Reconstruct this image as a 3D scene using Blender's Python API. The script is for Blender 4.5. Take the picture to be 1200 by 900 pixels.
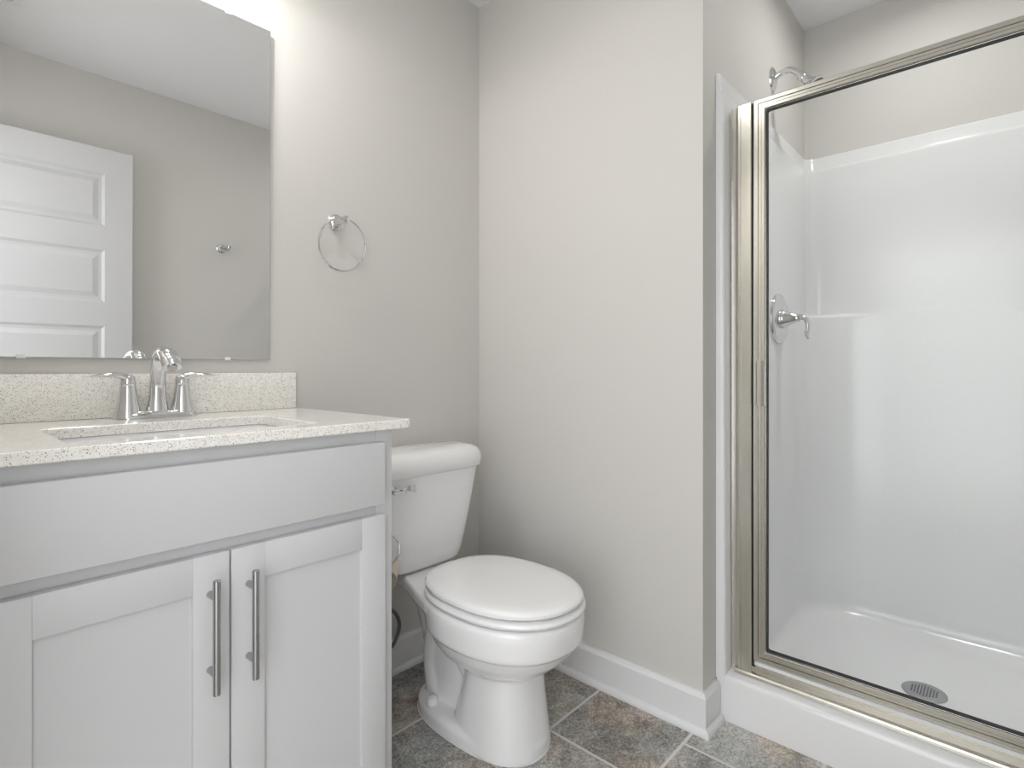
import bpy, bmesh, math, random
from mathutils import Vector, Matrix
random.seed(7)
for o in list(bpy.data.objects):
    bpy.data.objects.remove(o, do_unlink=True)
SC = bpy.context.scene
COL = SC.collection
PI = math.pi

# ------------------------------------------------------------------ camera, world, exposure
CAM_H = 1.02
cam_d = bpy.data.cameras.new('camera')
cam_d.sensor_width = 36.0
cam_d.lens = 639.0/1200*36
cam_d.shift_y = -18.0/1200
cam_d.clip_start = 0.01
cam = bpy.data.objects.new('camera', cam_d); COL.objects.link(cam)
cam.location = (0, 0, CAM_H)
cam.rotation_euler = (PI/2, 0, -math.radians(47.6))
SC.camera = cam
SC.view_settings.view_transform = 'Standard'
SC.view_settings.look = 'None'
SC.view_settings.gamma = 1.0
SC.view_settings.use_curve_mapping = False
SC.view_settings.exposure = 0.10
W = bpy.data.worlds.new('world'); SC.world = W; W.use_nodes = True
bg = W.node_tree.nodes['Background']
bg.inputs['Color'].default_value = (0.985, 1.0, 1.02, 1)
bg.inputs['Strength'].default_value = 3.05
VANITY_W = 3.6      # each vanity bulb
SHOWER_W = 2.8      # recessed light over the shower
BEAM_W = 21.0       # its downward beam
CEIL_FILL_W = 2.2        # added soft fill from a dome on the ceiling

# ------------------------------------------------------------------ plan of the room (metres)
YA = 1.538          # wall with the vanity and the toilet
XB = 1.493          # wall beside the toilet
YS = 0.637          # shower side wall
XS = 2.512          # shower back wall
YO = -0.25          # wall opposite the mirror
XD = -0.03          # wall with the doorway
ZC = 2.436          # ceiling
XF = 1.584          # front of the shower unit

# ------------------------------------------------------------------ materials
def mat(name, col, rough=0.5, metal=0.0, coat=0.0, spec=0.5, bump=0.0, bscale=200.0, var=0.0):
    m = bpy.data.materials.new(name); m.use_nodes = True
    nt = m.node_tree; b = nt.nodes['Principled BSDF']
    b.inputs['Base Color'].default_value = (*col, 1)
    b.inputs['Roughness'].default_value = rough
    b.inputs['Metallic'].default_value = metal
    b.inputs['Coat Weight'].default_value = coat
    b.inputs['Coat Roughness'].default_value = 0.04
    b.inputs['Specular IOR Level'].default_value = spec
    tc = nt.nodes.new('ShaderNodeTexCoord')
    nz = nt.nodes.new('ShaderNodeTexNoise'); nz.inputs['Scale'].default_value = bscale
    nz.inputs['Detail'].default_value = 3
    nt.links.new(tc.outputs['Object'], nz.inputs['Vector'])
    if bump > 0:
        bp = nt.nodes.new('ShaderNodeBump'); bp.inputs['Strength'].default_value = bump
        bp.inputs['Distance'].default_value = 0.001
        nt.links.new(nz.outputs['Fac'], bp.inputs['Height'])
        nt.links.new(bp.outputs['Normal'], b.inputs['Normal'])
    if var > 0:
        mx = nt.nodes.new('ShaderNodeMapRange')
        mx.inputs['To Min'].default_value = rough - var; mx.inputs['To Max'].default_value = rough + var
        nt.links.new(nz.outputs['Fac'], mx.inputs['Value'])
        nt.links.new(mx.outputs['Result'], b.inputs['Roughness'])
    return m

M = {}
M['paint'] = mat('greige_wall_paint', (0.655, 0.640, 0.612), 0.62, bump=0.12, bscale=260, spec=0.3)
M['ceiling'] = mat('white_ceiling_paint', (0.86, 0.86, 0.87), 0.8, bump=0.15, bscale=180, spec=0.2)
M['trim'] = mat('white_trim_paint', (0.80, 0.802, 0.81), 0.35, bump=0.03, bscale=90)
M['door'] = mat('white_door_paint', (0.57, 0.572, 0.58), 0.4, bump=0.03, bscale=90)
M['cabinet'] = mat('white_cabinet_lacquer', (0.63, 0.634, 0.645), 0.42, bump=0.03, bscale=120)
M['inner'] = mat('cabinet_interior', (0.45, 0.44, 0.42), 0.7, bump=0.05)
M['porcelain'] = mat('white_porcelain', (0.89, 0.89, 0.892), 0.10, coat=0.5, var=0.02, bscale=6)
M['seat'] = mat('white_seat_plastic', (0.90, 0.90, 0.90), 0.2, coat=0.2, var=0.03, bscale=8)
M['acrylic'] = mat('white_shower_acrylic', (0.83, 0.833, 0.84), 0.19, coat=0.12, var=0.04, bscale=4)
M['chrome'] = mat('polished_chrome', (0.74, 0.745, 0.75), 0.05, metal=1, var=0.015, bscale=30)
M['nickel'] = mat('brushed_nickel', (0.43, 0.435, 0.435), 0.22, metal=1, var=0.05, bscale=150)
M['frame'] = mat('satin_nickel_frame', (0.70, 0.68, 0.615), 0.24, metal=1, var=0.04, bscale=60)
M['gasket_gap'] = mat('black_gasket_and_gap_shade', (0.012, 0.012, 0.012), 0.5, bump=0.05)  # gasket rubber, also the black of the shaded door gaps
M['drain'] = mat('drain_steel', (0.42, 0.42, 0.43), 0.45, metal=0.6, var=0.05)
M['hole'] = mat('dark_drain_hole', (0.02, 0.02, 0.02), 0.8, bump=0.02)
M['mirror'] = mat('mirror_silver', (0.90, 0.905, 0.905), 0.0, metal=1)
M['mirror_edge'] = mat('mirror_edge', (0.60, 0.64, 0.62), 0.2, metal=0.4, bump=0.02)
M['clear'] = mat('clear_plastic_clip', (0.85, 0.86, 0.86), 0.12, coat=0.3, bump=0.02)
M['card'] = mat('cardboard', (0.62, 0.54, 0.43), 0.85, bump=0.2, bscale=400)
M['hose'] = mat('braided_steel_hose', (0.22, 0.22, 0.225), 0.4, metal=0.7, bump=0.8, bscale=900)
M['caulk'] = mat('white_caulk', (0.80, 0.80, 0.79), 0.5, bump=0.05)
M['nozzle'] = mat('shower_nozzle_rubber', (0.24, 0.13, 0.10), 0.5, bump=0.05)

def emis(name, col, s):
    m = bpy.data.materials.new(name); m.use_nodes = True
    b = m.node_tree.nodes['Principled BSDF']
    b.inputs['Base Color'].default_value = (0.9, 0.9, 0.9, 1)
    b.inputs['Emission Color'].default_value = (*col, 1)
    b.inputs['Emission Strength'].default_value = s
    return m
M['lit_glass'] = emis('lit_frosted_glass', (1, 0.96, 0.9), 2.5)
M['lit_lens'] = emis('lit_lens', (1, 0.97, 0.93), 4.0)

def glass_mat():
    m = bpy.data.materials.new('clear_door_glass'); m.use_nodes = True
    nt = m.node_tree; nt.nodes.clear()
    out = nt.nodes.new('ShaderNodeOutputMaterial')
    tr = nt.nodes.new('ShaderNodeBsdfTransparent'); tr.inputs['Color'].default_value = (0.985, 0.992, 0.988, 1)
    gl = nt.nodes.new('ShaderNodeBsdfGlossy'); gl.inputs['Roughness'].default_value = 0.01
    fr = nt.nodes.new('ShaderNodeFresnel'); fr.inputs['IOR'].default_value = 1.12
    mx = nt.nodes.new('ShaderNodeMixShader')
    nt.links.new(fr.outputs[0], mx.inputs[0]); nt.links.new(tr.outputs[0], mx.inputs[1])
    nt.links.new(gl.outputs[0], mx.inputs[2]); nt.links.new(mx.outputs[0], out.inputs[0])
    return m
M['glass'] = glass_mat()

def quartz():
    m = mat('speckled_cream_quartz', (0.80, 0.77, 0.69), 0.14, coat=0.3)
    nt = m.node_tree; b = nt.nodes['Principled BSDF']
    geo = nt.nodes.new('ShaderNodeNewGeometry')
    prev = None
    base = nt.nodes.new('ShaderNodeTexNoise'); base.inputs['Scale'].default_value = 90; base.inputs['Detail'].default_value = 4
    nt.links.new(geo.outputs['Position'], base.inputs['Vector'])
    cr = nt.nodes.new('ShaderNodeValToRGB')
    cr.color_ramp.elements[0].position = 0.35; cr.color_ramp.elements[0].color = (0.87, 0.848, 0.795, 1)
    cr.color_ramp.elements[1].position = 0.62; cr.color_ramp.elements[1].color = (0.93, 0.918, 0.88, 1)
    nt.links.new(base.outputs['Fac'], cr.inputs['Fac']); prev = cr.outputs['Color']
    for sc, rad, prob, col in ((520, 0.36, 0.19, (0.17, 0.145, 0.115)), (400, 0.36, 0.14, (0.52, 0.46, 0.37)), (500, 0.34, 0.25, (0.97, 0.965, 0.94)), (300, 0.24, 0.17, (0.09, 0.075, 0.06))):
        v = nt.nodes.new('ShaderNodeTexVoronoi'); v.inputs['Scale'].default_value = sc
        nt.links.new(geo.outputs['Position'], v.inputs['Vector'])
        lt = nt.nodes.new('ShaderNodeMath'); lt.operation = 'LESS_THAN'; lt.inputs[1].default_value = rad
        nt.links.new(v.outputs['Distance'], lt.inputs[0])
        sp = nt.nodes.new('ShaderNodeSeparateColor'); nt.links.new(v.outputs['Color'], sp.inputs[0])
        l2 = nt.nodes.new('ShaderNodeMath'); l2.operation = 'LESS_THAN'; l2.inputs[1].default_value = prob
        nt.links.new(sp.outputs[0], l2.inputs[0])
        mu = nt.nodes.new('ShaderNodeMath'); mu.operation = 'MULTIPLY'
        nt.links.new(lt.outputs[0], mu.inputs[0]); nt.links.new(l2.outputs[0], mu.inputs[1])
        mx = nt.nodes.new('ShaderNodeMix'); mx.data_type = 'RGBA'
        nt.links.new(mu.outputs[0], mx.inputs[0]); nt.links.new(prev, mx.inputs[6])
        mx.inputs[7].default_value = (*col, 1); prev = mx.outputs[2]
    nt.links.new(prev, b.inputs['Base Color'])
    return m
M['quartz'] = quartz()

def tile():
    m = bpy.data.materials.new('slate_look_floor_tile'); m.use_nodes = True
    nt = m.node_tree; b = nt.nodes['Principled BSDF']; N = nt.nodes; L = nt.links
    geo = N.new('ShaderNodeNewGeometry'); sep = N.new('ShaderNodeSeparateXYZ')
    L.new(geo.outputs['Position'], sep.inputs[0])
    def mt(op, a, bb=None):
        n = N.new('ShaderNodeMath'); n.operation = op
        for i, q in enumerate((a, bb)):
            if q is None: continue
            if isinstance(q, (int, float)): n.inputs[i].default_value = q
            else: L.new(q, n.inputs[i])
        return n.outputs[0]
    PY, PX = 0.305, 0.61
    ry = mt('DIVIDE', mt('SUBTRACT', sep.outputs['Y'], 0.047), PY)
    row = mt('FLOOR', ry); fy = mt('SUBTRACT', ry, row)
    rx = mt('DIVIDE', mt('ADD', mt('SUBTRACT', sep.outputs['X'], 1.208), mt('MULTIPLY', mt('SUBTRACT', row, 2.0), 0.203)), PX)
    colm = mt('FLOOR', rx); fx = mt('SUBTRACT', rx, colm)
    ey = mt('MULTIPLY', mt('MINIMUM', fy, mt('SUBTRACT', 1.0, fy)), PY)
    ex = mt('MULTIPLY', mt('MINIMUM', fx, mt('SUBTRACT', 1.0, fx)), PX)
    e = mt('MINIMUM', ex, ey)
    grout = mt('LESS_THAN', e, 0.0040)
    cmb = N.new('ShaderNodeCombineXYZ'); L.new(row, cmb.inputs[0]); L.new(colm, cmb.inputs[1])
    wn = N.new('ShaderNodeTexWhiteNoise'); wn.noise_dimensions = '3D'; L.new(cmb.outputs[0], wn.inputs['Vector'])
    sh = N.new('ShaderNodeVectorMath'); sh.operation = 'MULTIPLY_ADD'
    L.new(wn.outputs['Color'], sh.inputs[0]); sh.inputs[1].default_value = (13, 13, 13); L.new(geo.outputs['Position'], sh.inputs[2])
    def noise(sc, det, ro, dist=0.0):
        n = N.new('ShaderNodeTexNoise'); n.inputs['Scale'].default_value = sc; n.inputs['Detail'].default_value = det
        n.inputs['Roughness'].default_value = ro; n.inputs['Distortion'].default_value = dist
        L.new(sh.outputs[0], n.inputs['Vector']); return n.outputs['Fac']
    big = noise(6, 6, 0.62, 0.6); fine = noise(120, 6, 0.78); mid = noise(22, 6, 0.65, 1.0); hue = noise(4.5, 3, 0.5)
    val = mt('ADD', mt('ADD', mt('MULTIPLY', big, 0.46), mt('MULTIPLY', mid, 0.40)), mt('MULTIPLY', fine, 0.62))
    val = mt('ADD', val, mt('MULTIPLY', mt('SUBTRACT', wn.outputs['Value'], 0.5), 0.10))
    cr = N.new('ShaderNodeValToRGB'); els = cr.color_ramp.elements
    els[0].position = 0.52; els[0].color = (0.055, 0.051, 0.046, 1)
    els[1].position = 0.98; els[1].color = (0.66, 0.65, 0.62, 1)
    k = els.new(0.68); k.color = (0.285, 0.278, 0.262, 1)
    k = els.new(0.80); k.color = (0.48, 0.476, 0.458, 1)
    L.new(val, cr.inputs['Fac'])
    hr = N.new('ShaderNodeValToRGB'); hr.color_ramp.elements[0].position = 0.42; hr.color_ramp.elements[1].position = 0.60
    hr.color_ramp.elements[0].color = (1.11, 0.985, 0.88, 1); hr.color_ramp.elements[1].color = (0.985, 1.0, 1.0, 1)
    L.new(hue, hr.inputs['Fac'])
    mul = N.new('ShaderNodeMix'); mul.data_type = 'RGBA'; mul.blend_type = 'MULTIPLY'; mul.inputs[0].default_value = 1
    L.new(cr.outputs['Color'], mul.inputs[6]); L.new(hr.outputs['Color'], mul.inputs[7])
    grain = N.new('ShaderNodeMapRange'); grain.inputs['From Min'].default_value = 0.36; grain.inputs['From Max'].default_value = 0.66
    grain.inputs['To Min'].default_value = 0.62; grain.inputs['To Max'].default_value = 1.55
    L.new(noise(210, 4, 0.75), grain.inputs['Value'])
    mul2 = N.new('ShaderNodeMix'); mul2.data_type = 'RGBA'; mul2.blend_type = 'MULTIPLY'; mul2.inputs[0].default_value = 1
    L.new(mul.outputs[2], mul2.inputs[6]); L.new(grain.outputs['Result'], mul2.inputs[7]); mul = mul2
    mx = N.new('ShaderNodeMix'); mx.data_type = 'RGBA'
    L.new(grout, mx.inputs[0]); L.new(mul.outputs[2], mx.inputs[6]); mx.inputs[7].default_value = (0.70, 0.69, 0.66, 1)
    L.new(mx.outputs[2], b.inputs['Base Color'])
    b.inputs['Roughness'].default_value = 0.42
    bp = N.new('ShaderNodeBump'); bp.inputs['Strength'].default_value = 0.35; bp.inputs['Distance'].default_value = 0.002
    hh = mt('ADD', mt('MULTIPLY', mt('MINIMUM', e, 0.004), 150.0), mt('MULTIPLY', fine, 0.6))
    L.new(hh, bp.inputs['Height']); L.new(bp.outputs['Normal'], b.inputs['Normal'])
    return m
M['tile'] = tile()

# ------------------------------------------------------------------ mesh helpers
def obj(name, bm, m, parent=None, smooth=True, angle=35):
    """link the bmesh (in world coordinates) as one mesh object; as a part it is re-based on its thing"""
    root = parent
    while root is not None and root.parent is not None: root = root.parent
    if root is not None:
        bmesh.ops.translate(bm, vec=-root.location, verts=bm.verts)
    bmesh.ops.recalc_face_normals(bm, faces=bm.faces)
    me = bpy.data.meshes.new(name); bm.to_mesh(me); bm.free()
    me.materials.append(m)
    if smooth:
        for p in me.polygons: p.use_smooth = True
        me.set_sharp_from_angle(angle=math.radians(angle))
    o = bpy.data.objects.new(name, me); COL.objects.link(o)
    if parent is not None: o.parent = parent
    return o

def thing(name, label, cat, loc, group=None):
    o = bpy.data.objects.new(name, None); COL.objects.link(o)
    o.empty_display_size = 0.05
    o.location = loc; o['label'] = label; o['category'] = cat
    if group: o['group'] = group
    return o

def struct(name, bm, m, parent=None, label=None, smooth=False):
    o = obj(name, bm, m, parent, smooth)
    if parent is None:
        o['kind'] = 'structure'
        if label: o['label'] = label
    return o

def box(bm, lo, hi, bev=0.0, seg=2):
    lo = Vector(lo); hi = Vector(hi)
    r = bmesh.ops.create_cube(bm, size=1.0)
    vs = r['verts']
    for v in vs:
        v.co = Vector(((lo.x+hi.x)/2 + v.co.x*(hi.x-lo.x), (lo.y+hi.y)/2 + v.co.y*(hi.y-lo.y), (lo.z+hi.z)/2 + v.co.z*(hi.z-lo.z)))
    if bev > 0:
        es = {e for v in vs for e in v.link_edges}
        bmesh.ops.bevel(bm, geom=list(es), offset=bev, segments=seg, profile=0.5, affect='EDGES')
    return bm

def loft(bm, rings, closed=True, cap0=True, cap1=True):
    vr = [[bm.verts.new(p) for p in r] for r in rings]
    n = len(rings[0])
    for a, b in zip(vr[:-1], vr[1:]):
        for i in range(n if closed else n-1):
            j = (i+1) % n
            try: bm.faces.new((a[i], a[j], b[j], b[i]))
            except ValueError: pass
    if cap0: bm.faces.new(vr[0][::-1])
    if cap1: bm.faces.new(vr[-1])
    return vr

def axis_mat(origin, axis, xref=None):
    z = Vector(axis).normalized()
    x = Vector(xref) if xref is not None else (Vector((0, 0, 1)) if abs(z.z) < 0.9 else Vector((1, 0, 0)))
    x = (x - z*x.dot(z)).normalized(); y = z.cross(x)
    m = Matrix((x, y, z)).transposed().to_4x4(); m.translation = Vector(origin)
    return m

def lathe(bm, prof, origin, axis=(0, 0, 1), n=32, sx=1.0, sy=1.0, xref=None):
    """prof: (radius, height along the axis); sx/sy squash the section"""
    mt = axis_mat(origin, axis, xref)
    rings = []
    for r, h in prof:
        r = max(r, 1e-4)
        rings.append([mt @ Vector((r*sx*math.cos(2*PI*i/n), r*sy*math.sin(2*PI*i/n), h)) for i in range(n)])
    loft(bm, rings)

def smooth_path(pts, sub=6):
    pts = [Vector(p) for p in pts]; out = []
    P = [pts[0]*2-pts[1]] + pts + [pts[-1]*2-pts[-2]]
    for i in range(1, len(P)-2):
        a, b, c, d = P[i-1:i+3]
        for k in range(sub):
            t = k/sub
            out.append(0.5*((2*b)+(c-a)*t+(2*a-5*b+4*c-d)*t*t+(3*b-a-3*c+d)*t**3))
    out.append(pts[-1]); return out

def interp(vals, n):
    out = []
    for i in range(n):
        t = i/(n-1)*(len(vals)-1); k = min(int(t), len(vals)-2); f = t-k
        a, b = vals[k], vals[k+1]
        out.append(tuple(x+(y-x)*f for x, y in zip(a, b)))
    return out

def tube(bm, pts, r, n=14, side=None, closed=False, cap=True):
    """r: a number, or a list of (a along side, b across) spread along the path"""
    pts = [Vector(p) for p in pts]; N_ = len(pts)
    rr = [(r, r)]*N_ if isinstance(r, (int, float)) else interp(r, N_)
    rings = []; up = None
    for i, p in enumerate(pts):
        if closed: t = (pts[(i+1) % N_]-pts[i-1]).normalized()
        else: t = (pts[min(i+1, N_-1)]-pts[max(i-1, 0)]).normalized()
        if side is not None: s = Vector(side)
        elif up is None: s = Vector((0, 0, 1)) if abs(t.z) < 0.9 else Vector((1, 0, 0))
        else: s = up
        s = (s - t*s.dot(t)).normalized(); up = s; w = t.cross(s)
        a, b = rr[i]
        rings.append([p + s*a*math.cos(2*PI*k/n) + w*b*math.sin(2*PI*k/n) for k in range(n)])
    if closed:
        loft(bm, rings+[rings[0]], cap0=False, cap1=False)
        bmesh.ops.remove_doubles(bm, verts=bm.verts, dist=1e-6)
    else: loft(bm, rings, cap0=cap, cap1=cap)

def sweep_profile(bm, path, prof, left=True):
    """path: plan points; prof: (offset to the left of the path, z) closed polygon, mitred at the corners"""
    rings = []
    P = [Vector((x, y)) for x, y in path]
    for i, p in enumerate(P):
        d0 = (P[i]-P[i-1]).normalized() if i > 0 else None
        d1 = (P[i+1]-P[i]).normalized() if i < len(P)-1 else None
        if d0 is None: d0 = d1
        if d1 is None: d1 = d0
        n0 = Vector((-d0.y, d0.x)); n1 = Vector((-d1.y, d1.x))
        m = (n0+n1).normalized(); m = m/ max(0.2, m.dot(n0))
        rings.append([Vector((p.x+m.x*o, p.y+m.y*o, z)) for o, z in prof])
    loft(bm, rings)

def NB(): return bmesh.new()

# ------------------------------------------------------------------ the room
b = NB(); box(b, (-1.6, -1.4, -0.10), (XS+0.12, YA+0.12, 0.0)); struct('floor', b, M['tile'])
b = NB(); box(b, (XD-0.12, YO-0.12, ZC), (XS+0.12, YA+0.12, ZC+0.10)); struct('ceiling', b, M['ceiling'])
b = NB(); box(b, (XD-0.12, YA, 0), (XB+0.11, YA+0.12, ZC)); struct('wall_left', b, M['paint'])
b = NB(); box(b, (XB, YS, 0), (XB+0.11, YA, ZC)); struct('wall_back', b, M['paint'])
b = NB(); box(b, (XB+0.11, YS, 0), (XS, YS+0.10, ZC)); struct('wall_shower_side', b, M['paint'])
b = NB(); box(b, (XS, YO-0.12, 0), (XS+0.12, YS+0.10, ZC)); struct('wall_right', b, M['paint'])
b = NB(); box(b, (XD-0.12, YO-0.12, 0), (XS, YO, ZC)); struct('wall_front', b, M['paint'])
DY0, DY1, DZ = -0.15, 0.72, 2.06          # the doorway the photographer stands in
b = NB()
box(b, (XD-0.12, DY1, 0), (XD, YA, ZC)); box(b, (XD-0.12, YO, 0), (XD, DY0, ZC)); box(b, (XD-0.12, DY0, DZ), (XD, DY1, ZC))
struct('wall_entry', b, M['paint'])
BB = [(0, 0.0), (0.015, 0.0), (0.015, 0.100), (0.011, 0.106), (0.0085, 0.112), (0.0, 0.112)]
SHOE = [(0.0, 0.0), (0.0135, 0.0), (0.0135, 0.006), (0.011, 0.013), (0.006, 0.018), (0.0, 0.019)]
b = NB(); sweep_profile(b, [(XF-0.004, YS), (XB, YS), (XB, YA-0.0155)], BB); struct('baseboard_back', b, M['trim'])
b = NB(); sweep_profile(b, [(XF-0.004, YS-0.0152), (XB-0.0152, YS-0.0152), (XB-0.0152, YA-0.03)], SHOE); struct('trim_1', b, M['trim'])
b = NB(); sweep_profile(b, [(XB, YA), (0.722, YA)], BB); struct('baseboard_left', b, M['trim'])
b = NB(); sweep_profile(b, [(XB-0.0152, YA-0.0152), (0.722, YA-0.0152)], SHOE); struct('trim_2', b, M['trim'])
b = NB(); sweep_profile(b, [(XD, YO), (XF-0.02, YO)], BB); struct('baseboard_front', b, M['trim'])

# the open door, seen in the mirror
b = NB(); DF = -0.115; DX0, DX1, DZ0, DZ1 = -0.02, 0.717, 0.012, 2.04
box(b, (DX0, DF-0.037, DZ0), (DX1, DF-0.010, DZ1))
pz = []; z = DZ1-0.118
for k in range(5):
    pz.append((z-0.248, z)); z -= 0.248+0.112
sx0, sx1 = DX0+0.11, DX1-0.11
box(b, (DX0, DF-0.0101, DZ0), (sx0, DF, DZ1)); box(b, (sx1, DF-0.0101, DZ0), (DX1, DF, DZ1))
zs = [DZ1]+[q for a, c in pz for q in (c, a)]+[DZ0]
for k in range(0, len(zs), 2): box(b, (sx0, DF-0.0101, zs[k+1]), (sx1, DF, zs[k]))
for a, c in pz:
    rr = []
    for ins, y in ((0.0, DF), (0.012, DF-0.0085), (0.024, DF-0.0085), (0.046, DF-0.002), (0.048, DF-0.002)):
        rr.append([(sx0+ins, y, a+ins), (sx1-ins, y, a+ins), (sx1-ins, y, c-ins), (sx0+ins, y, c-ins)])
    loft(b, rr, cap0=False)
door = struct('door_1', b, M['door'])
b = NB(); lathe(b, [(0.032, 0), (0.032, 0.006), (0.012, 0.010), (0.011, 0.03), (0.02, 0.036), (0.027, 0.05), (0.024, 0.062), (0.01, 0.068), (0.001, 0.069)], (DX1-0.065, DF, 0.93), (0, 1, 0))
obj('door_knob', b, M['nickel'], door)

# ------------------------------------------------------------------ vanity cabinet
VX0, VX1, VC = 0.022, 0.718, 0.371
VY = 1.022                                # face frame; doors stand 20 mm proud of it
CT = 0.907; CB = 0.887                    # counter top and underside
t = thing('vanity_cabinet', 'white two-door shaker bathroom vanity cabinet with steel bar pulls', 'vanity', (VC, 1.28, 0))
b = NB()
box(b, (VX0, VY, 0.10), (VX0+0.016, YA-0.002, CB-0.0005)); box(b, (VX1-0.016, VY, 0.0), (VX1, YA-0.002, CB-0.0005), 0.0015)
box(b, (VX0+0.016, VY+0.075, 0.0), (VX1-0.016, VY+0.09, 0.10)); box(b, (VX0+0.016, VY+0.02, 0.10), (VX1-0.016, YA-0.002, 0.116))
box(b, (VX0+0.016, YA-0.012, 0.116), (VX1-0.016, YA-0.002, 0.60))
box(b, (VX0, VY+0.075, 0.0), (VX0+0.016, YA-0.002, 0.10))
obj('body', b, M['cabinet'], t)
b = NB()
box(b, (VX0, VY, 0.10), (VX0+0.04, VY+0.019, CB-0.0005)); box(b, (VX1-0.04, VY-0.001, 0.10), (VX1+0.0015, VY+0.019, CB-0.0005), 0.001)
box(b, (VX0+0.04, VY, 0.84), (VX1-0.04, VY+0.019, CB-0.0005)); box(b, (VX0+0.04, VY, 0.69), (VX1-0.04, VY+0.019, 0.74))
box(b, (VX0+0.04, VY, 0.10), (VX1-0.04, VY+0.019, 0.13)); box(b, (VC-0.02, VY, 0.13), (VC+0.02, VY+0.019, 0.69))
obj('face_frame', b, M['cabinet'], t)
b = NB(); box(b, (0.052, VY-0.020, 0.726), (0.690, VY-0.0005, 0.861), 0.0025); obj('false_drawer_front', b, M['cabinet'], t)
def shaker(x0, x1, hx):
    b = NB(); z0, z1, w = 0.125, 0.704, 0.058
    y0, y1 = VY-0.020, VY-0.0005
    box(b, (x0, y0, z0), (x0+w, y1, z1), 0.0016); box(b, (x1-w, y0, z0), (x1, y1, z1), 0.0016)
    box(b, (x0+w-0.0003, y0, z1-w-0.004), (x1-w+0.0003, y1, z1), 0.0009); box(b, (x0+w-0.0003, y0, z0), (x1-w+0.0003, y1, z0+w), 0.0009)
    box(b, (x0+w-0.002, y0+0.008, z0+w-0.002), (x1-w+0.002, y1-0.002, z1-w))
    d = obj('door', b, M['cabinet'], t)
    b = NB(); hy = y0-0.030
    lathe(b, [(0.0055, 0), (0.006, 0.0006), (0.006, 0.1894), (0.0055, 0.19)], (hx, hy, 0.478), n=20)
    for hz in (0.509, 0.637): lathe(b, [(0.0062, 0), (0.0055, 0.003), (0.005, 0.030)], (hx, y0+0.0005, hz), (0, -1, 0), n=16)
    obj('handle', b, M['nickel'], d)
shaker(0.052, VC-0.0015, 0.338)
shaker(VC+0.0015, 0.690, 0.4015)

# ------------------------------------------------------------------ countertop with sink and backsplash
CX0, CX1, CY0 = 0.0, 0.752, 0.997
SX0, SX1, SY0, SY1 = 0.156, 0.566, 1.058, 1.333
t = thing('countertop', 'speckled cream quartz vanity countertop with short backsplash', 'countertop', (VC, 1.27, CB))
def rrect(x0, x1, y0, y1, r, z, n=6):
    out = []
    for cx, cy, a0 in ((x1-r, y1-r, 0), (x0+r, y1-r, 90), (x0+r, y0+r, 180), (x1-r, y0+r, 270)):
        for k in range(n+1):
            a = math.radians(a0+90*k/n); out.append((cx+r*math.cos(a), cy+r*math.sin(a), z))
    return out
b = NB()
c = 0.0018
O = lambda ins, z: rrect(CX0+ins, CX1-ins, CY0+ins, YA-0.001-ins, 0.004, z)
I = lambda ins, z: rrect(SX0-ins, SX1+ins, SY0-ins, SY1+ins, 0.018, z)
loft(b, [O(c, CB), O(0, CB+c), O(0, CT-c), O(c, CT), I(c, CT), I(0, CT-c), I(0, CB), O(c, CB)], cap0=False, cap1=False)
bmesh.ops.remove_doubles(b, verts=b.verts, dist=1e-6)
obj('slab', b, M['quartz'], t)
b = NB(); box(b, (CX0, YA-0.021, CT+0.0003), (CX1-0.012, YA-0.001, CT+0.1015), 0.0015); obj('backsplash', b, M['quartz'], t)

t = thing('undermount_sink', 'white rectangular undermount sink set in the quartz countertop', 'sink', ((SX0+SX1)/2, (SY0+SY1)/2, 0.74))
b = NB(); e = 0.004
R = lambda ins, z, r=0.02: rrect(SX0-e+ins, SX1+e-ins, SY0-e+ins, SY1+e-ins, r, z)
loft(b, [R(-0.022, CB-0.001), R(0.0, CB-0.001), R(0.004, CB-0.008), R(0.008, CB-0.09, 0.03), R(0.022, CB-0.128, 0.04), R(0.055, CB-0.138, 0.04), R(0.11, CB-0.142, 0.02),
         R(0.11, CB-0.150, 0.02), R(0.045, CB-0.148, 0.05), R(0.012, CB-0.136, 0.045), R(-0.006, CB-0.09, 0.03), R(-0.006, CB-0.018), R(-0.022, CB-0.014), R(-0.022, CB-0.001)], cap0=False, cap1=False)
bmesh.ops.remove_doubles(b, verts=b.verts, dist=1e-6)
cen = R(0.11, CB-0.142, 0.02)
loft(b, [cen, R(0.112, CB-0.1425, 0.02)], cap0=False)
obj('basin', b, M['porcelain'], t)
b = NB(); lathe(b, [(0.022, 0), (0.022, 0.003), (0.018, 0.004), (0.015, 0.002), (0.001, 0.003)], ((SX0+SX1)/2, (SY0+SY1)/2, CB-0.1425)); obj('sink_drain', b, M['chrome'], t)

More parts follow.
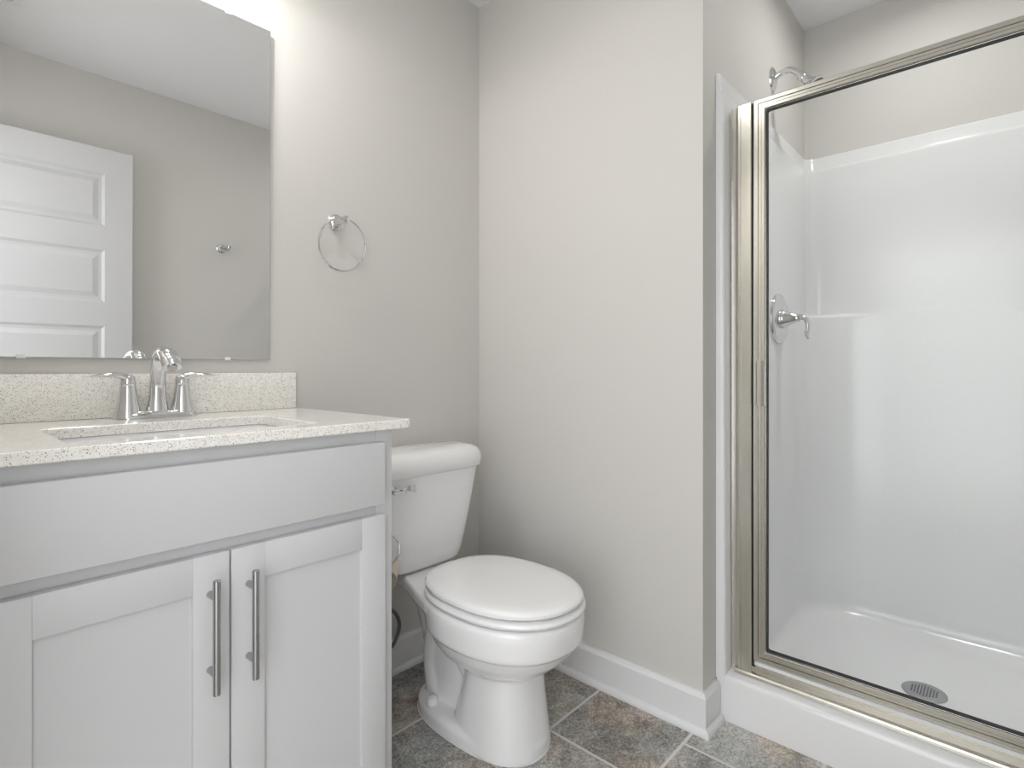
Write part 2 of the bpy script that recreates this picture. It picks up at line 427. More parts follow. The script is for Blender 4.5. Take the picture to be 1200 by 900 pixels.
# ------------------------------------------------------------------ faucet
FX, FY = 0.381, 1.468
t = thing('faucet', 'chrome two-handle centerset faucet behind the sink', 'faucet', (FX, FY, CT))
b = NB()
def stad(hx, hy, z, n=40):
    out = []
    for k in range(n):
        a = 2*PI*k/n; cx = hx-hy
        out.append((FX+(cx if math.cos(a) >= 0 else -cx)+hy*math.cos(a), FY+hy*math.sin(a), z))
    return out
loft(b, [stad(0.084, 0.0285, CT+0.0003), stad(0.084, 0.0285, CT+0.004), stad(0.081, 0.026, CT+0.010), stad(0.070, 0.020, CT+0.015), stad(0.064, 0.015, CT+0.017)])
obj('base_plate', b, M['chrome'], t)
for s in (-1, 1):
    b = NB(); hx = FX-0.003+s*0.0545
    lathe(b, [(0.0285, 0.003), (0.027, 0.008), (0.0235, 0.022), (0.0200, 0.040), (0.0175, 0.058), (0.0160, 0.072), (0.0150, 0.075), (0.0158, 0.077), (0.0150, 0.086), (0.0132, 0.094), (0.009, 0.098), (0.001, 0.099)], (hx, FY, CT), n=28)
    h = obj('handle', b, M['chrome'], t)
    b = NB()
    pts = smooth_path([(hx-s*0.006, FY, CT+0.084), (hx+s*0.006, FY-0.001, CT+0.094), (hx+s*0.024, FY-0.003, CT+0.0985), (hx+s*0.045, FY-0.006, CT+0.0985), (hx+s*0.068, FY-0.009, CT+0.0955)])
    tube(b, pts, [(0.0115, 0.0095), (0.0125, 0.0090), (0.0130, 0.0066), (0.0140, 0.0050), (0.0060, 0.0026)], side=(0, 1, 0), n=16)
    obj('lever', b, M['chrome'], h)
b = NB()
pts = smooth_path([(FX, FY+0.002, CT+0.004), (FX, FY+0.001, CT+0.045), (FX, FY-0.004, CT+0.090), (FX, FY-0.017, CT+0.128), (FX, FY-0.042, CT+0.148), (FX, FY-0.070, CT+0.148), (FX, FY-0.096, CT+0.132), (FX, FY-0.110, CT+0.116)], 8)
tube(b, pts, [(0.026, 0.024), (0.0185, 0.0165), (0.0160, 0.0145), (0.0155, 0.0135), (0.0170, 0.0125), (0.0190, 0.0125), (0.0200, 0.0140), (0.0190, 0.0135)], side=(1, 0, 0), n=24)
sp = obj('spout', b, M['chrome'], t)
b = NB(); lathe(b, [(0.0105, 0), (0.0105, 0.004), (0.008, 0.005)], (FX, FY-0.1085, CT+0.1165), (0, -0.62, -0.75), n=20); obj('aerator', b, M['nickel'], sp)
b = NB(); lathe(b, [(0.0022, 0.012), (0.0022, 0.055), (0.005, 0.056), (0.0055, 0.063), (0.003, 0.067)], (FX, FY+0.0285, CT), n=12); obj('lift_rod', b, M['chrome'], t)

# ------------------------------------------------------------------ mirror (leans out a little at the top)
MX0, MX1, MZ0, MZ1 = 0.072, 0.670, 1.044, 1.962
t = thing('wall_mirror', 'frameless rectangular wall mirror held by clear clips above the vanity', 'mirror', ((MX0+MX1)/2, YA-0.006, MZ0))
TILT = math.radians(0.34)
b = NB(); box(b, (MX0, YA-0.0085, MZ0), (MX1, YA-0.0035, MZ1), 0.0006, 1)
mg = obj('mirror_glass', b, M['mirror_edge'], t, smooth=False)
b = NB(); f = 0.0012
vs = [b.verts.new(p) for p in ((MX0+f, YA-0.00875, MZ0+f), (MX1-f, YA-0.00875, MZ0+f), (MX1-f, YA-0.00875, MZ1-f), (MX0+f, YA-0.00875, MZ1-f))]
b.faces.new(vs); 
r = bmesh.ops.extrude_face_region(b, geom=b.faces[:]); bmesh.ops.translate(b, vec=(0, 0.0002, 0), verts=[v for v in r['geom'] if isinstance(v, bmesh.types.BMVert)])
obj('silvering', b, M['mirror'], mg, smooth=False)
for cx, hw in ((0.150, 0.008), (0.558, 0.007)):
    for cz, s in ((MZ0, 1), (MZ1, -1)):
        b = NB()
        z0_, z1_ = sorted((cz-s*0.0022, cz+s*0.0058))
        box(b, (cx-hw, YA-0.0118, z0_), (cx+hw, YA-0.0092, z1_), 0.0010)
        z0_, z1_ = sorted((cz-s*0.0022, cz-s*0.0004))
        box(b, (cx-hw, YA-0.0118, z0_), (cx+hw, YA-0.003, z1_), 0.0004)
        obj('clip', b, M['clear'], t)
t.rotation_euler = (TILT, 0, 0)

# ------------------------------------------------------------------ vanity light above the mirror (above the frame)
LX, LZ, LY = 0.371, 2.178, YA-0.168
t = thing('vanity_light', 'chrome two-lamp vanity light with frosted glass shades above the mirror', 'wall lamp', (LX, YA, LZ))
b = NB(); box(b, (LX-0.15, YA-0.022, LZ-0.03), (LX+0.15, YA-0.0005, LZ+0.03), 0.006); obj('backplate', b, M['nickel'], t)
for s in (-1, 1):
    lx = LX+s*0.094
    b = NB(); tube(b, smooth_path([(lx, YA-0.02, LZ), (lx, YA-0.09, LZ+0.012), (lx, LY, LZ+0.008), (lx, LY, LZ-0.012)]), 0.008); obj('arm', b, M['nickel'], t)
    b = NB(); lathe(b, [(0.018, 0.0), (0.024, -0.006), (0.034, -0.03), (0.047, -0.07), (0.056, -0.105), (0.053, -0.105), (0.044, -0.07), (0.031, -0.03), (0.02, -0.01), (0.001, -0.008)], (lx, LY, LZ-0.008)); sh = obj('glass_shade', b, M['lit_glass'], t)
    b = NB(); lathe(b, [(0.001, 0), (0.012, -0.004), (0.014, -0.02), (0.024, -0.045), (0.026, -0.06), (0.018, -0.078), (0.001, -0.085)], (lx, LY, LZ-0.016)); obj('bulb', b, M['lit_lens'], sh)
    ld = bpy.data.lights.new('vanity_bulb', 'POINT'); ld.energy = VANITY_W; ld.shadow_soft_size = 0.014; ld.color = (1, 0.975, 0.94)
    lo = bpy.data.objects.new('vanity_bulb_light', ld); COL.objects.link(lo); lo.location = (lx, LY, LZ-0.122)

# ------------------------------------------------------------------ recessed light over the shower, added ceiling fill light, vent, hall light
t = thing('recessed_light', 'round white recessed downlight in the ceiling over the shower', 'ceiling light', (2.06, 0.20, ZC))
b = NB(); lathe(b, [(0.085, 0), (0.085, -0.004), (0.075, -0.008), (0.062, -0.003), (0.062, 0)], (2.06, 0.20, ZC-0.0003)); obj('trim_ring', b, M['trim'], t)
b = NB(); lathe(b, [(0.060, 0), (0.060, -0.002), (0.001, -0.003)], (2.06, 0.20, ZC-0.0003)); obj('lens', b, M['lit_lens'], t)
ld = bpy.data.lights.new('shower_downlight', 'AREA'); ld.shape = 'DISK'; ld.size = 0.11; ld.spread = math.radians(166); ld.energy = SHOWER_W; ld.color = (1, 0.985, 0.96)
lo = bpy.data.objects.new('shower_downlight', ld); COL.objects.link(lo); lo.location = (2.06, 0.20, ZC-0.012)
ld = bpy.data.lights.new('shower_downlight_beam', 'SPOT'); ld.spot_size = math.radians(64); ld.spot_blend = 0.9; ld.shadow_soft_size = 0.05; ld.energy = BEAM_W; ld.color = (1, 0.985, 0.96)
lo = bpy.data.objects.new('shower_downlight_beam', ld); COL.objects.link(lo); lo.location = (2.06, 0.20, ZC-0.014)

t = thing('ceiling_vent', 'white square louvred exhaust vent on the ceiling seen in the mirror', 'vent', (0.155, 0.29, ZC))
b = NB(); x0, x1, y0, y1 = 0.03, 0.28, 0.17, 0.42
for a in ((x0, y0, x1, y0+0.025), (x0, y1-0.025, x1, y1), (x0, y0+0.025, x0+0.025, y1-0.025), (x1-0.025, y0+0.025, x1, y1-0.025)):
    box(b, (a[0], a[1], ZC-0.014), (a[2], a[3], ZC-0.0003))
obj('vent_frame', b, M['trim'], t)
b = NB()
for k in range(11):
    y = y0+0.034+k*0.0182
    box(b, (x0+0.025, y, ZC-0.011), (x1-0.025, y+0.011, ZC-0.003))
obj('louvre', b, M['trim'], t)
b = NB(); box(b, (x0+0.02, y0+0.02, ZC-0.0025), (x1-0.02, y1-0.02, ZC-0.0003)); obj('backing', b, M['inner'], t)

t = thing('ceiling_fill_light', 'round white flush dome light added as soft fill on the bathroom ceiling', 'ceiling light', (0.612, 0.912, ZC))  # dome put in to even out the room light
b = NB(); lathe(b, [(0.125, 0), (0.125, -0.012), (0.119, -0.016), (0.001, -0.016)], (0.612, 0.912, ZC-0.0003), n=40); obj('base_ring', b, M['trim'], t)
b = NB(); lathe(b, [(0.114, -0.0165), (0.109, -0.030), (0.091, -0.044), (0.058, -0.055), (0.001, -0.060)], (0.612, 0.912, ZC-0.0003), n=40); obj('dome', b, M['lit_glass'], t)
ld = bpy.data.lights.new('ceiling_fill', 'AREA'); ld.shape = 'DISK'; ld.size = 0.20; ld.energy = CEIL_FILL_W; ld.color = (1, 0.985, 0.965)
lo = bpy.data.objects.new('ceiling_fill_lamp', ld); COL.objects.link(lo); lo.location = (0.612, 0.912, ZC-0.072)

# ------------------------------------------------------------------ towel ring
t = thing('towel_ring', 'chrome towel ring on the wall to the right of the mirror', 'towel ring', (0.877, YA, 1.47))
b = NB(); lathe(b, [(0.0265, 0), (0.0265, 0.004), (0.024, 0.007), (0.022, 0.0075), (0.020, 0.010), (0.012, 0.013), (0.010, 0.02), (0.010, 0.044), (0.0125, 0.047), (0.0125, 0.058), (0.010, 0.063), (0.001, 0.064)], (0.877, YA-0.0003, 1.470), (0, -1, 0)); obj('mount', b, M['chrome'], t)
b = NB(); rc = Vector((0.877, YA-0.052, 1.470-0.074)); R_ = 0.078
tube(b, [rc+Vector((R_*math.sin(a), 0.010*(1-math.cos(a)), R_*math.cos(a))) for a in [2*PI*k/72 for k in range(72)]], 0.0034, n=10, closed=True)
obj('ring', b, M['chrome'], t)

# robe hook on the wall opposite, seen in the mirror
t = thing('robe_hook', 'small chrome robe hook on the wall reflected in the mirror', 'hook', (1.17, YO, 1.68))
b = NB(); lathe(b, [(0.026, 0), (0.026, 0.004), (0.022, 0.008), (0.012, 0.012), (0.010, 0.02), (0.010, 0.036), (0.001, 0.038)], (1.17, YO+0.0003, 1.68), (0, 1, 0)); obj('mount', b, M['chrome'], t)
for s in (-1, 1):
    b = NB(); tube(b, smooth_path([(1.17, YO+0.03, 1.68), (1.17+s*0.012, YO+0.044, 1.670), (1.17+s*0.019, YO+0.058, 1.674), (1.17+s*0.021, YO+0.064, 1.690)]), [(0.010, 0.010), (0.010, 0.010), (0.009, 0.009), (0.012, 0.012)]); obj('prong', b, M['chrome'], t)

# ------------------------------------------------------------------ toilet
TX = 1.104
def egg(z, vm, vb, vf, hw, e=2.2, eb=None, n=64):
    out = []
    for k in range(n):
        a = 2*PI*k/n; c, s = math.cos(a), math.sin(a)
        ex = e if s >= 0 else (eb or e)
        u = hw*math.copysign(abs(c)**(2/ex), c); v = math.copysign(abs(s)**(2/ex), s)
        v = vm+(vf-vm)*v if v >= 0 else vm+(vm-vb)*v
        out.append((TX+u, YA-v, z))
    return out
t = thing('toilet', 'white two-piece toilet with closed lid between the vanity and the wall', 'toilet', (TX, YA-0.4, 0))
b = NB()
loft(b, [egg(0.0, .40, .180, .630, .117, 2.5), egg(0.030, .40, .180, .630, .117, 2.5), egg(0.040, .40, .185, .625, .111, 2.5), egg(0.044, .40, .195, .615, .103, 2.5)])
loft(b, [egg(0.002, .49, .345, .630, .113, 2.6), egg(0.06, .49, .36, .622, .108, 2.6), egg(0.14, .49, .385, .612, .100, 2.6), egg(0.21, .49, .405, .606, .096, 2.5), egg(0.27, .49, .40, .606, .097, 2.4)])
loft(b, [egg(0.20, .47, .34, .585, .085), egg(0.222, .48, .31, .630, .118), egg(0.245, .48, .29, .668, .145), egg(0.27, .49, .275, .695, .163), egg(0.295, .49, .265, .712, .174), egg(0.3015, .49, .262, .714, .176),
         egg(0.304, .49, .26, .722, .183), egg(0.312, .49, .26, .726, .186), egg(0.36, .49, .255, .731, .189), egg(0.378, .49, .255, .730, .188), egg(0.386, .49, .262, .722, .181)])
loft(b, [egg(0.02, .29, .205, .40, .070, 2.6), egg(0.10, .28, .20, .40, .056, 2.6), egg(0.20, .26, .175, .38, .056, 2.6), egg(0.29, .24, .15, .38, .064, 2.8), egg(0.35, .22, .12, .40, .072, 3)])
tube(b, smooth_path([(TX, YA-.42, .17), (TX-0.001, YA-.34, .25), (TX, YA-.265, .245), (TX, YA-.24, .14), (TX, YA-.27, .03)]), [(.075, .05), (.080, .055), (.070, .052), (.064, .05), (.072, .06)], side=(1, 0, 0), n=24)
def deck(z, ins):
    half = [(.030, .080), (.06, .084), (.10, .086), (.155, .095), (.22, .118), (.29, .146), (.36, .168), (.42, .168), (.46, .10)]
    return [(TX-w+ins, YA-v-(ins if k == 0 else 0), z) for k, (v, w) in enumerate(half)] + [(TX+w-ins, YA-v-(ins if k == len(half)-1 else 0), z) for k, (v, w) in enumerate(half[::-1])]
loft(b, [deck(0.322, .030), deck(0.340, .010), deck(0.356, 0.0), deck(0.380, 0.0), deck(0.3865, .006)])
bowl = obj('bowl', b, M['porcelain'], t)
md = bowl.modifiers.new('remesh', 'REMESH'); md.mode = 'VOXEL'; md.voxel_size = 0.0042; md.use_smooth_shade = True
md = bowl.modifiers.new('smooth', 'SMOOTH'); md.factor = 0.5; md.iterations = 6
b = NB()
loft(b, [egg(.3895, .50, .280, .725, .172, 2.15, 2.6), egg(.392, .50, .272, .735, .182, 2.15, 2.6), egg(.398, .50, .270, .738, .184, 2.15, 2.6), egg(.404, .50, .272, .735, .182, 2.15, 2.6), egg(.4075, .50, .280, .724, .172, 2.15, 2.6)])
obj('seat', b, M['seat'], t)
b = NB()
loft(b, [egg(.4105, .50, .282, .714, .164, 2.15, 2.6), egg(.4125, .50, .270, .726, .174, 2.15, 2.6), egg(.416, .50, .267, .730, .177, 2.15, 2.6), egg(.423, .50, .267, .730, .177, 2.15, 2.6), egg(.4285, .50, .270, .725, .173, 2.15, 2.6), egg(.4320, .50, .280, .713, .164, 2.15, 2.6), egg(.4340, .50, .30, .685, .142, 2.15, 2.6), egg(.4350, .50, .38, .60, .08, 2.15, 2.4)])
obj('seat_lid', b, M['seat'], t)
for s in (-1, 1):
    b = NB(); lathe(b, [(0.001, -0.0185), (0.010, -0.017), (0.011, 0), (0.010, 0.017), (0.001, 0.0185)], (TX+s*0.068, YA-0.270, 0.400), (1, 0, 0), n=18, sx=1.0, sy=1.1); obj('seat_hinge', b, M['seat'], t)
    b = NB(); lathe(b, [(0.017, 0), (0.0165, 0.012), (0.014, 0.020), (0.008, 0.0235), (0.001, 0.0245)], (TX+s*0.085, YA-0.292, 0.041), n=22); obj('bolt_cap', b, M['porcelain'], t)
b = NB(); E = 5.5
loft(b, [egg(.388, .105, .030, .165, .112, E), egg(.391, .105, .022, .176, .126, E), egg(.402, .105, .018, .184, .140, E), egg(.43, .105, .017, .187, .151, E), egg(.55, .107, .016, .195, .182, E), egg(.692, .110, .014, .204, .212, E)])
tank = obj('tank', b, M['porcelain'], t, angle=50)
b = NB(); E = 6
loft(b, [egg(.691, .112, .010, .209, .216, E), egg(.694, .112, .006, .214, .221, E), egg(.722, .112, .005, .216, .223, E), egg(.740, .112, .008, .212, .219, E), egg(.753, .112, .016, .202, .209, E), egg(.761, .112, .030, .186, .193, E), egg(.765, .112, .055, .16, .165, 5)])
obj('tank_lid', b, M['porcelain'], t, angle=60)
b = NB(); ly = YA-0.2035
lathe(b, [(0.014, 0), (0.014, 0.003), (0.010, 0.006), (0.007, 0.010), (0.007, 0.018), (0.001, 0.019)], (TX-0.160, ly+0.002, 0.661), (0, -1, 0), n=20)
tube(b, smooth_path([(TX-0.166, ly-0.015, 0.661), (TX-0.145, ly-0.018, 0.6615), (TX-0.120, ly-0.019, 0.662)]), [(0.007, 0.0035), (0.006, 0.0035), (0.007, 0.0035)], side=(0, 0, 1))
box(b, (TX-0.127, ly-0.0235, 0.652), (TX-0.092, ly-0.015, 0.673), 0.003)
obj('flush_lever', b, M['chrome'], t)
b = NB()
loft(b, [egg(0.0006, .40, .1775, .6325, .1195, 2.5), egg(0.004, .40, .1785, .6315, .1185, 2.5)])
obj('caulk_line', b, M['caulk'], t)

# water supply behind the toilet
t = thing('water_supply', 'grey braided water supply hose looping low behind the toilet', 'supply hose', (0.93, YA, 0.17))
b = NB(); lathe(b, [(0.028, 0), (0.027, 0.004), (0.012, 0.010), (0.008, 0.011), (0.008, 0.05), (0.014, 0.05), (0.014, 0.075), (0.001, 0.076)], (0.93, YA-0.0003, 0.17), (0, -1, 0), n=22); obj('stop_valve', b, M['chrome'], t)
b = NB()
tube(b, smooth_path([(0.93, YA-0.062, 0.178), (0.935, YA-0.06, 0.212), (0.995, YA-0.045, 0.235), (1.062, YA-0.035, 0.222), (1.093, YA-0.03, 0.162), (1.066, YA-0.03, 0.104), (1.0, YA-0.04, 0.100), (0.945, YA-0.07, 0.15), (0.935, YA-0.09, 0.26), (0.965, YA-0.10, 0.34), (0.968, YA-0.10, 0.392)], 8), 0.0062, n=12)
obj('hose', b, M['hose'], t)

# toilet paper holder on the side of the vanity
HX = VX1-0.0003
t = thing('toilet_paper_holder', 'chrome ring toilet paper holder on the side of the vanity cabinet', 'paper holder', (HX, 1.14, 0.60))
b = NB(); lathe(b, [(0.022, 0), (0.022, 0.004), (0.010, 0.010), (0.008, 0.03), (0.010, 0.045), (0.012, 0.058), (0.001, 0.06)], (HX, 1.135, 0.615), (1, 0, 0), n=24); obj('mount', b, M['chrome'], t)
b = NB(); rc = Vector((HX+0.054, 1.135, 0.577)); R_ = 0.042
tube(b, [rc+Vector((R_*math.sin(a)*0.77, -R_*math.sin(a)*0.64, R_*math.cos(a))) for a in [2*PI*k/56 for k in range(56)]], 0.0026, n=10, closed=True)
obj('ring', b, M['chrome'], t)
b = NB()
ctr = Vector((HX+0.069, 1.13, 0.5160))
def roll(r0, r1, L_, m_, c0):
    bb = NB(); lathe(bb, [(r1, -L_/2), (r1, L_/2), (r0, L_/2), (r0, -L_/2), (r1, -L_/2)], c0, (0.62, 0.78, 0), n=36); return bb
b = roll(0.0212, 0.0228, 0.10, None, ctr)
o = obj('cardboard_tube', b, M['card']); o['label'] = 'empty beige cardboard tube hanging from the ring beside the vanity'; o['category'] = 'paper roll'

# ------------------------------------------------------------------ shower stall
SL, SR, SB = YS, YO, XS                  # left, right and back walls
def plan(off, c, front=XF, foff=0.0, n_side=10, n_c=12):
    """open inner outline from the left front edge round the back to the right front edge"""
    yl, yr, xb = SL-off, SR+off, SB-off
    pts = []
    fx = front
    for k in range(5):                    # rounded front edge of the side panel
        a = PI/2*k/4; r = min(0.010, off-0.0012)
        pts.append((fx+r-r*math.cos(a), yl+r-r*math.sin(a)))
    x_end = xb-c[0]
    for k in range(1, n_side+1):
        pts.append((fx+0.012+(x_end-fx-0.012)*k/n_side, yl))
    for k in range(1, n_c+1):
        t_ = k/n_c; p0 = (xb-c[0], yl); p1 = (xb, yl); p2 = (xb, yl-c[1])
        pts.append(tuple((1-t_)**2*p0[i]+2*t_*(1-t_)*p1[i]+t_*t_*p2[i] for i in (0, 1)))
    for k in range(1, n_side):
        pts.append((xb, yl-c[1]+(yr+c[1]-yl+c[1])*k/n_side))
    left = pts[:5+n_side+n_c]
    mid = (yl+yr)/2
    return pts + [(x, 2*mid-y) for x, y in left[::-1]]
t = thing('shower_stall', 'white one-piece acrylic shower stall with moulded walls and low curb', 'shower stall', (XF, 0.2, 0))
TOPZ = 1.885
prof = [(0.118, .0270, (.20, .27)), (0.6, .0255, (.20, .27)), (1.207, .0240, (.20, .27)), (1.224, .0238, (.195, .265)), (1.234, .0236, (.165, .215)), (1.239, .0235, (.11, .13)), (1.241, .0234, (.06, .06)), (1.26, .0232, (.055, .055)),
        (1.815, .0215, (.055, .055)), (1.826, .0205, (.055, .055)), (1.832, .015, (.05, .05)), (1.838, .0125, (.05, .05)), (1.875, .011, (.05, .05)), (1.883, .0095, (.05, .05)), (TOPZ, .007, (.05, .05))]
rings = []
n_out = None
for z, off, c in prof:
    inn = plan(off, c)
    out = []
    N_ = len(inn)
    for i, (x, y) in enumerate(inn):
        # outer skin on the studs, matched point for point
        k = i
        lft = 5+10+6; rgt = N_-lft
        if k < lft: out.append((min(x+off+0.004, SB-0.0006) if k > 4 else XF, SL-0.0006))
        elif k >= rgt: out.append((min(x+off+0.004, SB-0.0006) if k < N_-5 else XF, SR+0.0006))
        else: out.append((SB-0.0006, y))
    ring = [(x, y, z) for x, y in inn] + [(x, y, z) for x, y in out[::-1]]
    rings.append(ring)
b = NB(); vr = loft(b, rings, cap0=False, cap1=False)
for r_ in (vr[0], vr[-1]):                # close top and bottom edge with a strip of quads
    L_ = len(r_)
    for i in range(L_//2-1):
        b.faces.new((r_[i], r_[i+1], r_[L_-2-i], r_[L_-1-i]))
obj('surround', b, M['acrylic'], t, angle=30)

def pan_ring(off, c, front, z, yadd=0.0):
    yl, yr, xb = SL-off-yadd, SR+off+yadd, SB-off-yadd
    q = []
    for k in range(13):
        t_ = k/12; p0 = (xb-c[0], yl); p1 = (xb, yl); p2 = (xb, yl-c[1])
        q.append(tuple((1-t_)**2*p0[i]+2*t_*(1-t_)*p1[i]+t_*t_*p2[i] for i in (0, 1)))
    mid = (yl+yr)/2
    fr = 0.006 if off < 0.02 else 0.03
    fl = []
    for k in range(7):
        t_ = k/6; p0 = (front, yl-fr); p1 = (front, yl); p2 = (front+fr, yl)
        fl.append(tuple((1-t_)**2*p0[i]+2*t_*(1-t_)*p1[i]+t_*t_*p2[i] for i in (0, 1)))
    left = [(front, mid+(yl-fr-mid)*k/4) for k in range(0, 4)] + fl + [(front+fr+(xb-c[0]-front-fr)*k/6, yl) for k in range(1, 6)] + q + [(xb, yl-c[1]+(mid-yl+c[1])*k/4) for k in range(1, 4)]
    full = left + [(xb, mid)] + [(x, 2*mid-y) for x, y in left[:0:-1]]
    return [(x, y, z) for x, y in full]
CZ = 0.132
DRX, DRY = 2.045, 0.190
b = NB()
pr = [pan_ring(.0008, (.004, .004), XF, 0.0), pan_ring(.0008, (.004, .004), XF, CZ-0.016), pan_ring(.0012, (.004, .004), XF+0.003, CZ-0.006), pan_ring(.004, (.01, .01), XF+0.011, CZ), pan_ring(.0262, (.20, .27), 1.658, CZ+0.001),
      pan_ring(.0268, (.20, .27), 1.668, CZ-0.005), pan_ring(.0270, (.20, .27), 1.672, 0.105), pan_ring(.030, (.20, .27), 1.678, 0.085), pan_ring(.038, (.20, .27), 1.692, 0.070), pan_ring(.050, (.21, .27), 1.71, 0.062),
      pan_ring(.060, (.23, .29), 1.73, 0.0585), pan_ring(.075, (.27, .31), 1.75, 0.0535), pan_ring(.09, (.29, .33), 1.77, 0.0515)]
last = pr[-1]
for f_, z in ((0.55, 0.0495), (0.22, 0.0475)):
    pr.append([(DRX+(x-DRX)*f_, DRY+(y-DRY)*f_, z) for x, y, _ in last])
loft(b, pr)
obj('pan', b, M['acrylic'], t, angle=40)
b = NB(); lathe(b, [(0.056, 0), (0.056, 0.002), (0.052, 0.0038), (0.001, 0.0042)], (DRX, DRY, 0.0478), n=40); dr = obj('drain', b, M['drain'], t)
b = NB()
for i in range(-4, 5):
    for j in range(-4, 5):
        px, py = i*0.0085+(0.00425 if j % 2 else 0), j*0.0075
        if px*px+py*py < 0.0345**2: lathe(b, [(0.0024, 0), (0.0022, 0.0003), (0.0001, 0.0004)], (DRX+px, DRY+py, 0.0519), n=8)
hl = obj('drain_holes', b, M['hole'], dr)

# ------------------------------------------------------------------ shower door
DXF = 1.622                              # front of the frame
t = thing('shower_door', 'framed clear glass shower door in satin nickel frame on the curb', 'shower door', (1.64, 0.2, CZ))
yj0, yj1, yst = 0.592, 0.5485, 0.513     # jamb and stile on the hinge side
yr0, yr1, yrs = 2*0.194-0.592, 2*0.194-0.5485, 2*0.194-0.513
ZT = 1.790; ZB = CZ+0.0475
def jamb(ya, yb):
    b = NB(); s = 1 if yb < ya else -1
    lo_, hi_ = min(ya, yb), max(ya, yb)
    prof2 = [(DXF+0.008, ya+s*0.016), (DXF+0.008, ya+s*0.004), (DXF+0.002, ya-s*0.002), (DXF, ya-s*0.006), (DXF, ya-s*0.012), (DXF+0.0012, ya-s*0.0125), (DXF, ya-s*0.0135), (DXF, yb+s*0.003), (DXF+0.0025, yb+s*0.001), (DXF+0.034, yb+s*0.001), (DXF+0.034, ya+s*0.016)]
    loft(b, [[(x, y, CZ+0.0015) for x, y in prof2], [(x, y, ZT-0.004) for x, y in prof2]])
    return obj('jamb', b, M['frame'], t, angle=20)
jamb(yj0, yj1); jamb(yr0, yr1)
# bottom track on the curb
b = NB()
tp = [(DXF-0.006, CZ+0.002), (DXF-0.006, CZ+0.009), (DXF-0.003, CZ+0.013), (DXF+0.006, CZ+0.0165), (DXF+0.0075, CZ+0.030), (DXF+0.012, CZ+0.033), (DXF+0.040, CZ+0.033), (DXF+0.043, CZ+0.002)]
ya, yb = yj0+0.004, yr0-0.004
loft(b, [[(x, ya, z) for x, z in tp], [(x, yb, z) for x, z in tp]])
obj('track', b, M['frame'], t, angle=20)
b = NB(); box(b, (DXF+0.012, yr1+0.004, CZ+0.0335), (DXF+0.028, yj1-0.004, CZ+0.044)); obj('drip_seal', b, M['clear'], t)
for ya_, yb_ in ((yj1-0.0034, yj1-0.0006), (yr1+0.0006, yr1+0.0034)):  # dark strips stand in for the shade in the jamb gaps
    b = NB(); box(b, (DXF+0.005, min(ya_, yb_), CZ+0.036), (DXF+0.030, max(ya_, yb_), ZT-0.006)); obj('gap_shade', b, M['gasket_gap'], t)
# the moving door: two stiles, two rails with grooves
W_ = 0.034
def memb_prof(w):                        # across the member (0 outside .. w at the glass), depth
    return [(0, 0.004), (0.001, 0.0015), (0.003, 0.0005), (0.0125, 0.0005), (0.0132, 0.007), (0.0152, 0.007), (0.0158, 0.0), (w-0.012, 0.0), (w-0.0112, 0.0014), (w-0.004, 0.0014), (w-0.002, 0.0040), (w-0.0015, 0.0075), (w, 0.008), (w, 0.024), (0, 0.024)]
mp = memb_prof(W_)
yo0, yo1 = yj1-0.0035, yr1+0.0035
b = NB()
def vert_member(y_out, sgn):
    bb = NB()
    lo_r = [(DXF+0.002+d, y_out-sgn*u, ZB+0.003+u) for u, d in mp]; hi_r = [(DXF+0.002+d, y_out-sgn*u, ZT-u) for u, d in mp]
    loft(bb, [lo_r, hi_r]); return bb
sl = obj('stile', vert_member(yo0, 1), M['frame'], t, angle=20)
obj('stile', vert_member(yo1, -1), M['frame'], t, angle=20)
b = NB(); loft(b, [[(DXF+0.002+d, yo0-u, ZT-u) for u, d in mp], [(DXF+0.002+d, yo1+u, ZT-u) for u, d in mp]]); obj('top_rail', b, M['frame'], t, angle=20)
b = NB(); loft(b, [[(DXF+0.002+d, yo0-u, ZB+0.003+u) for u, d in mp], [(DXF+0.002+d, yo1+u, ZB+0.003+u) for u, d in mp]]); obj('bottom_rail', b, M['frame'], t, angle=20)
gy0, gy1, gz0, gz1 = yo0-W_, yo1+W_, ZB+0.003+W_, ZT-W_
b = NB()
def grect(ins, x, r):
    pts = []
    for cy, cz, a0 in ((gy0-ins-r, gz1-ins-r, 0), (gy1+ins+r, gz1-ins-r, 90), (gy1+ins+r, gz0+ins+r, 180), (gy0-ins-r, gz0+ins+r, 270)):
        for k in range(5):
            a = math.radians(a0+22.5*k); pts.append((x, cy+r*math.cos(a), cz+r*math.sin(a)))
    return pts
loft(b, [grect(-0.0005, DXF+0.0085, 0.001), grect(0.0028, DXF+0.0095, 0.006), grect(0.0028, DXF+0.022, 0.006), grect(-0.0005, DXF+0.023, 0.001), grect(-0.0005, DXF+0.0085, 0.001)], cap0=False, cap1=False)
bmesh.ops.remove_doubles(b, verts=b.verts, dist=1e-6)
obj('gasket', b, M['gasket_gap'], t, angle=20)
b = NB(); box(b, (DXF+0.014, gy1+0.001, gz0+0.001), (DXF+0.019, gy0-0.001, gz1-0.001)); obj('glass_pane', b, M['glass'], t, smooth=False)
b = NB(); zc0, zc1 = 0.915, 1.042
prf = [(DXF+0.0015, yo0-0.010), (DXF-0.008, yo0-0.011), (DXF-0.013, yo0-0.016), (DXF-0.013, yo0-0.026), (DXF-0.009, yo0-0.033), (DXF+0.0015, yo0-0.034)]
loft(b, [[(x, y, zc0) for x, y in prf], [(x, y, zc1) for x, y in prf]]); obj('pull', b, M['frame'], t, angle=20)

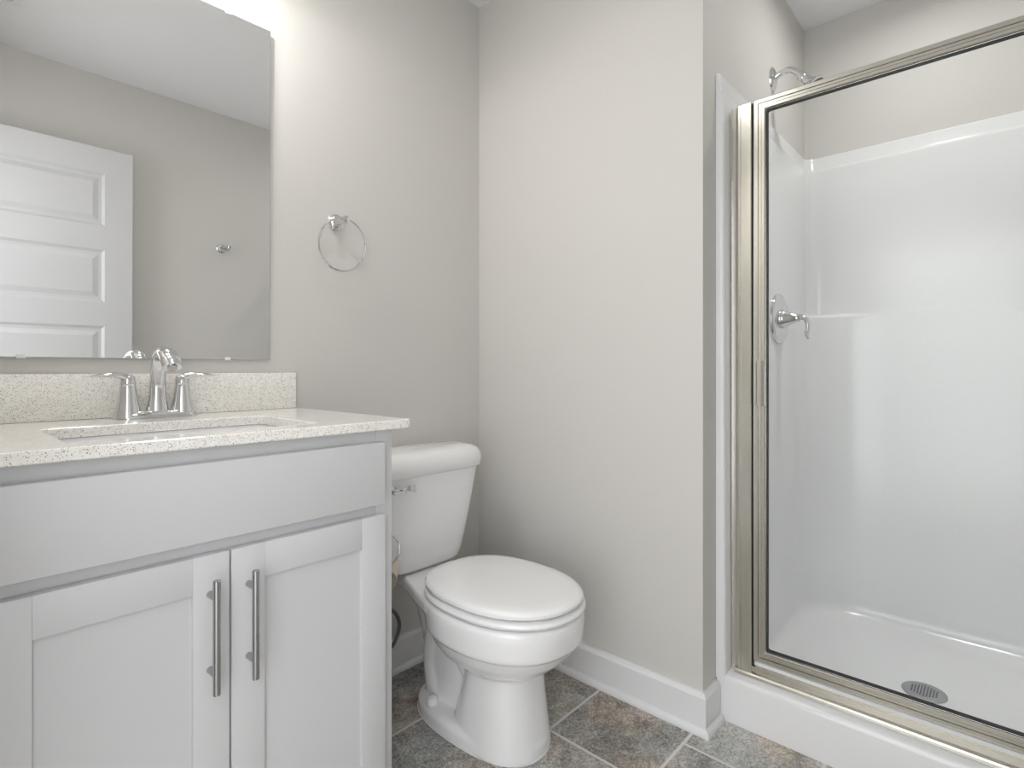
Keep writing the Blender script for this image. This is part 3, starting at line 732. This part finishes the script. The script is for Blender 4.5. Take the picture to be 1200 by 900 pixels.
# ------------------------------------------------------------------ shower valve and shower head
VXX, VZZ = 2.085, 1.197; vy = YS-0.0236
t = thing('shower_valve', 'chrome shower valve with round plate and lever on the shower side wall', 'shower valve', (VXX, vy, VZZ))
b = NB(); lathe(b, [(0.090, 0.0), (0.090, 0.004), (0.087, 0.009), (0.081, 0.0125), (0.065, 0.0135), (0.034, 0.0145), (0.001, 0.0145)], (VXX, vy, VZZ), (0, -1, 0), n=48); obj('escutcheon', b, M['chrome'], t)
b = NB(); lathe(b, [(0.0335, 0.014), (0.034, 0.020), (0.031, 0.026), (0.022, 0.044), (0.0145, 0.060), (0.0125, 0.067), (0.0125, 0.073), (0.001, 0.076)], (VXX, vy, VZZ), (0, -1, 0), n=32); h = obj('handle', b, M['chrome'], t)
b = NB(); tube(b, smooth_path([(VXX, vy-0.064, VZZ+0.003), (VXX, vy-0.080, VZZ+0.002), (VXX-0.002, vy-0.094, VZZ-0.010), (VXX-0.004, vy-0.099, VZZ-0.034), (VXX-0.004, vy-0.094, VZZ-0.056), (VXX-0.004, vy-0.099, VZZ-0.076)]), [(0.012, 0.011), (0.012, 0.010), (0.012, 0.008), (0.012, 0.007), (0.013, 0.007), (0.006, 0.004)], side=(1, 0, 0), n=18); obj('lever', b, M['chrome'], h)

AX, AZ = 2.098, 2.070
t = thing('showerhead', 'chrome shower head on a curved arm high on the wall above the stall', 'shower head', (AX, YS, AZ))
b = NB(); lathe(b, [(0.034, 0), (0.033, 0.004), (0.026, 0.009), (0.014, 0.013), (0.010, 0.013)], (AX, YS-0.0003, AZ), (0, -1, 0), n=30, sx=1.25, sy=1.0); obj('flange', b, M['chrome'], t)
b = NB(); tube(b, smooth_path([(AX, YS-0.004, AZ), (AX, YS-0.030, AZ+0.011), (AX, YS-0.062, AZ+0.011), (AX, YS-0.086, AZ-0.010), (AX, YS-0.099, AZ-0.030)]), 0.0115, n=16); obj('arm', b, M['chrome'], t)
b = NB(); ax = Vector((0, -0.66, -0.75)); o0 = Vector((AX, YS-0.092, AZ-0.022))
lathe(b, [(0.013, 0), (0.015, 0.003), (0.015, 0.016), (0.013, 0.019), (0.017, 0.024), (0.018, 0.036), (0.023, 0.048), (0.036, 0.060), (0.0395, 0.064), (0.0395, 0.070), (0.036, 0.072)], o0, ax, n=32); hd = obj('head', b, M['chrome'], t)
b = NB(); lathe(b, [(0.033, 0.0715), (0.033, 0.0735), (0.028, 0.0745), (0.001, 0.0745)], o0, ax, n=32); obj('nozzle_face', b, M['nozzle'], hd)
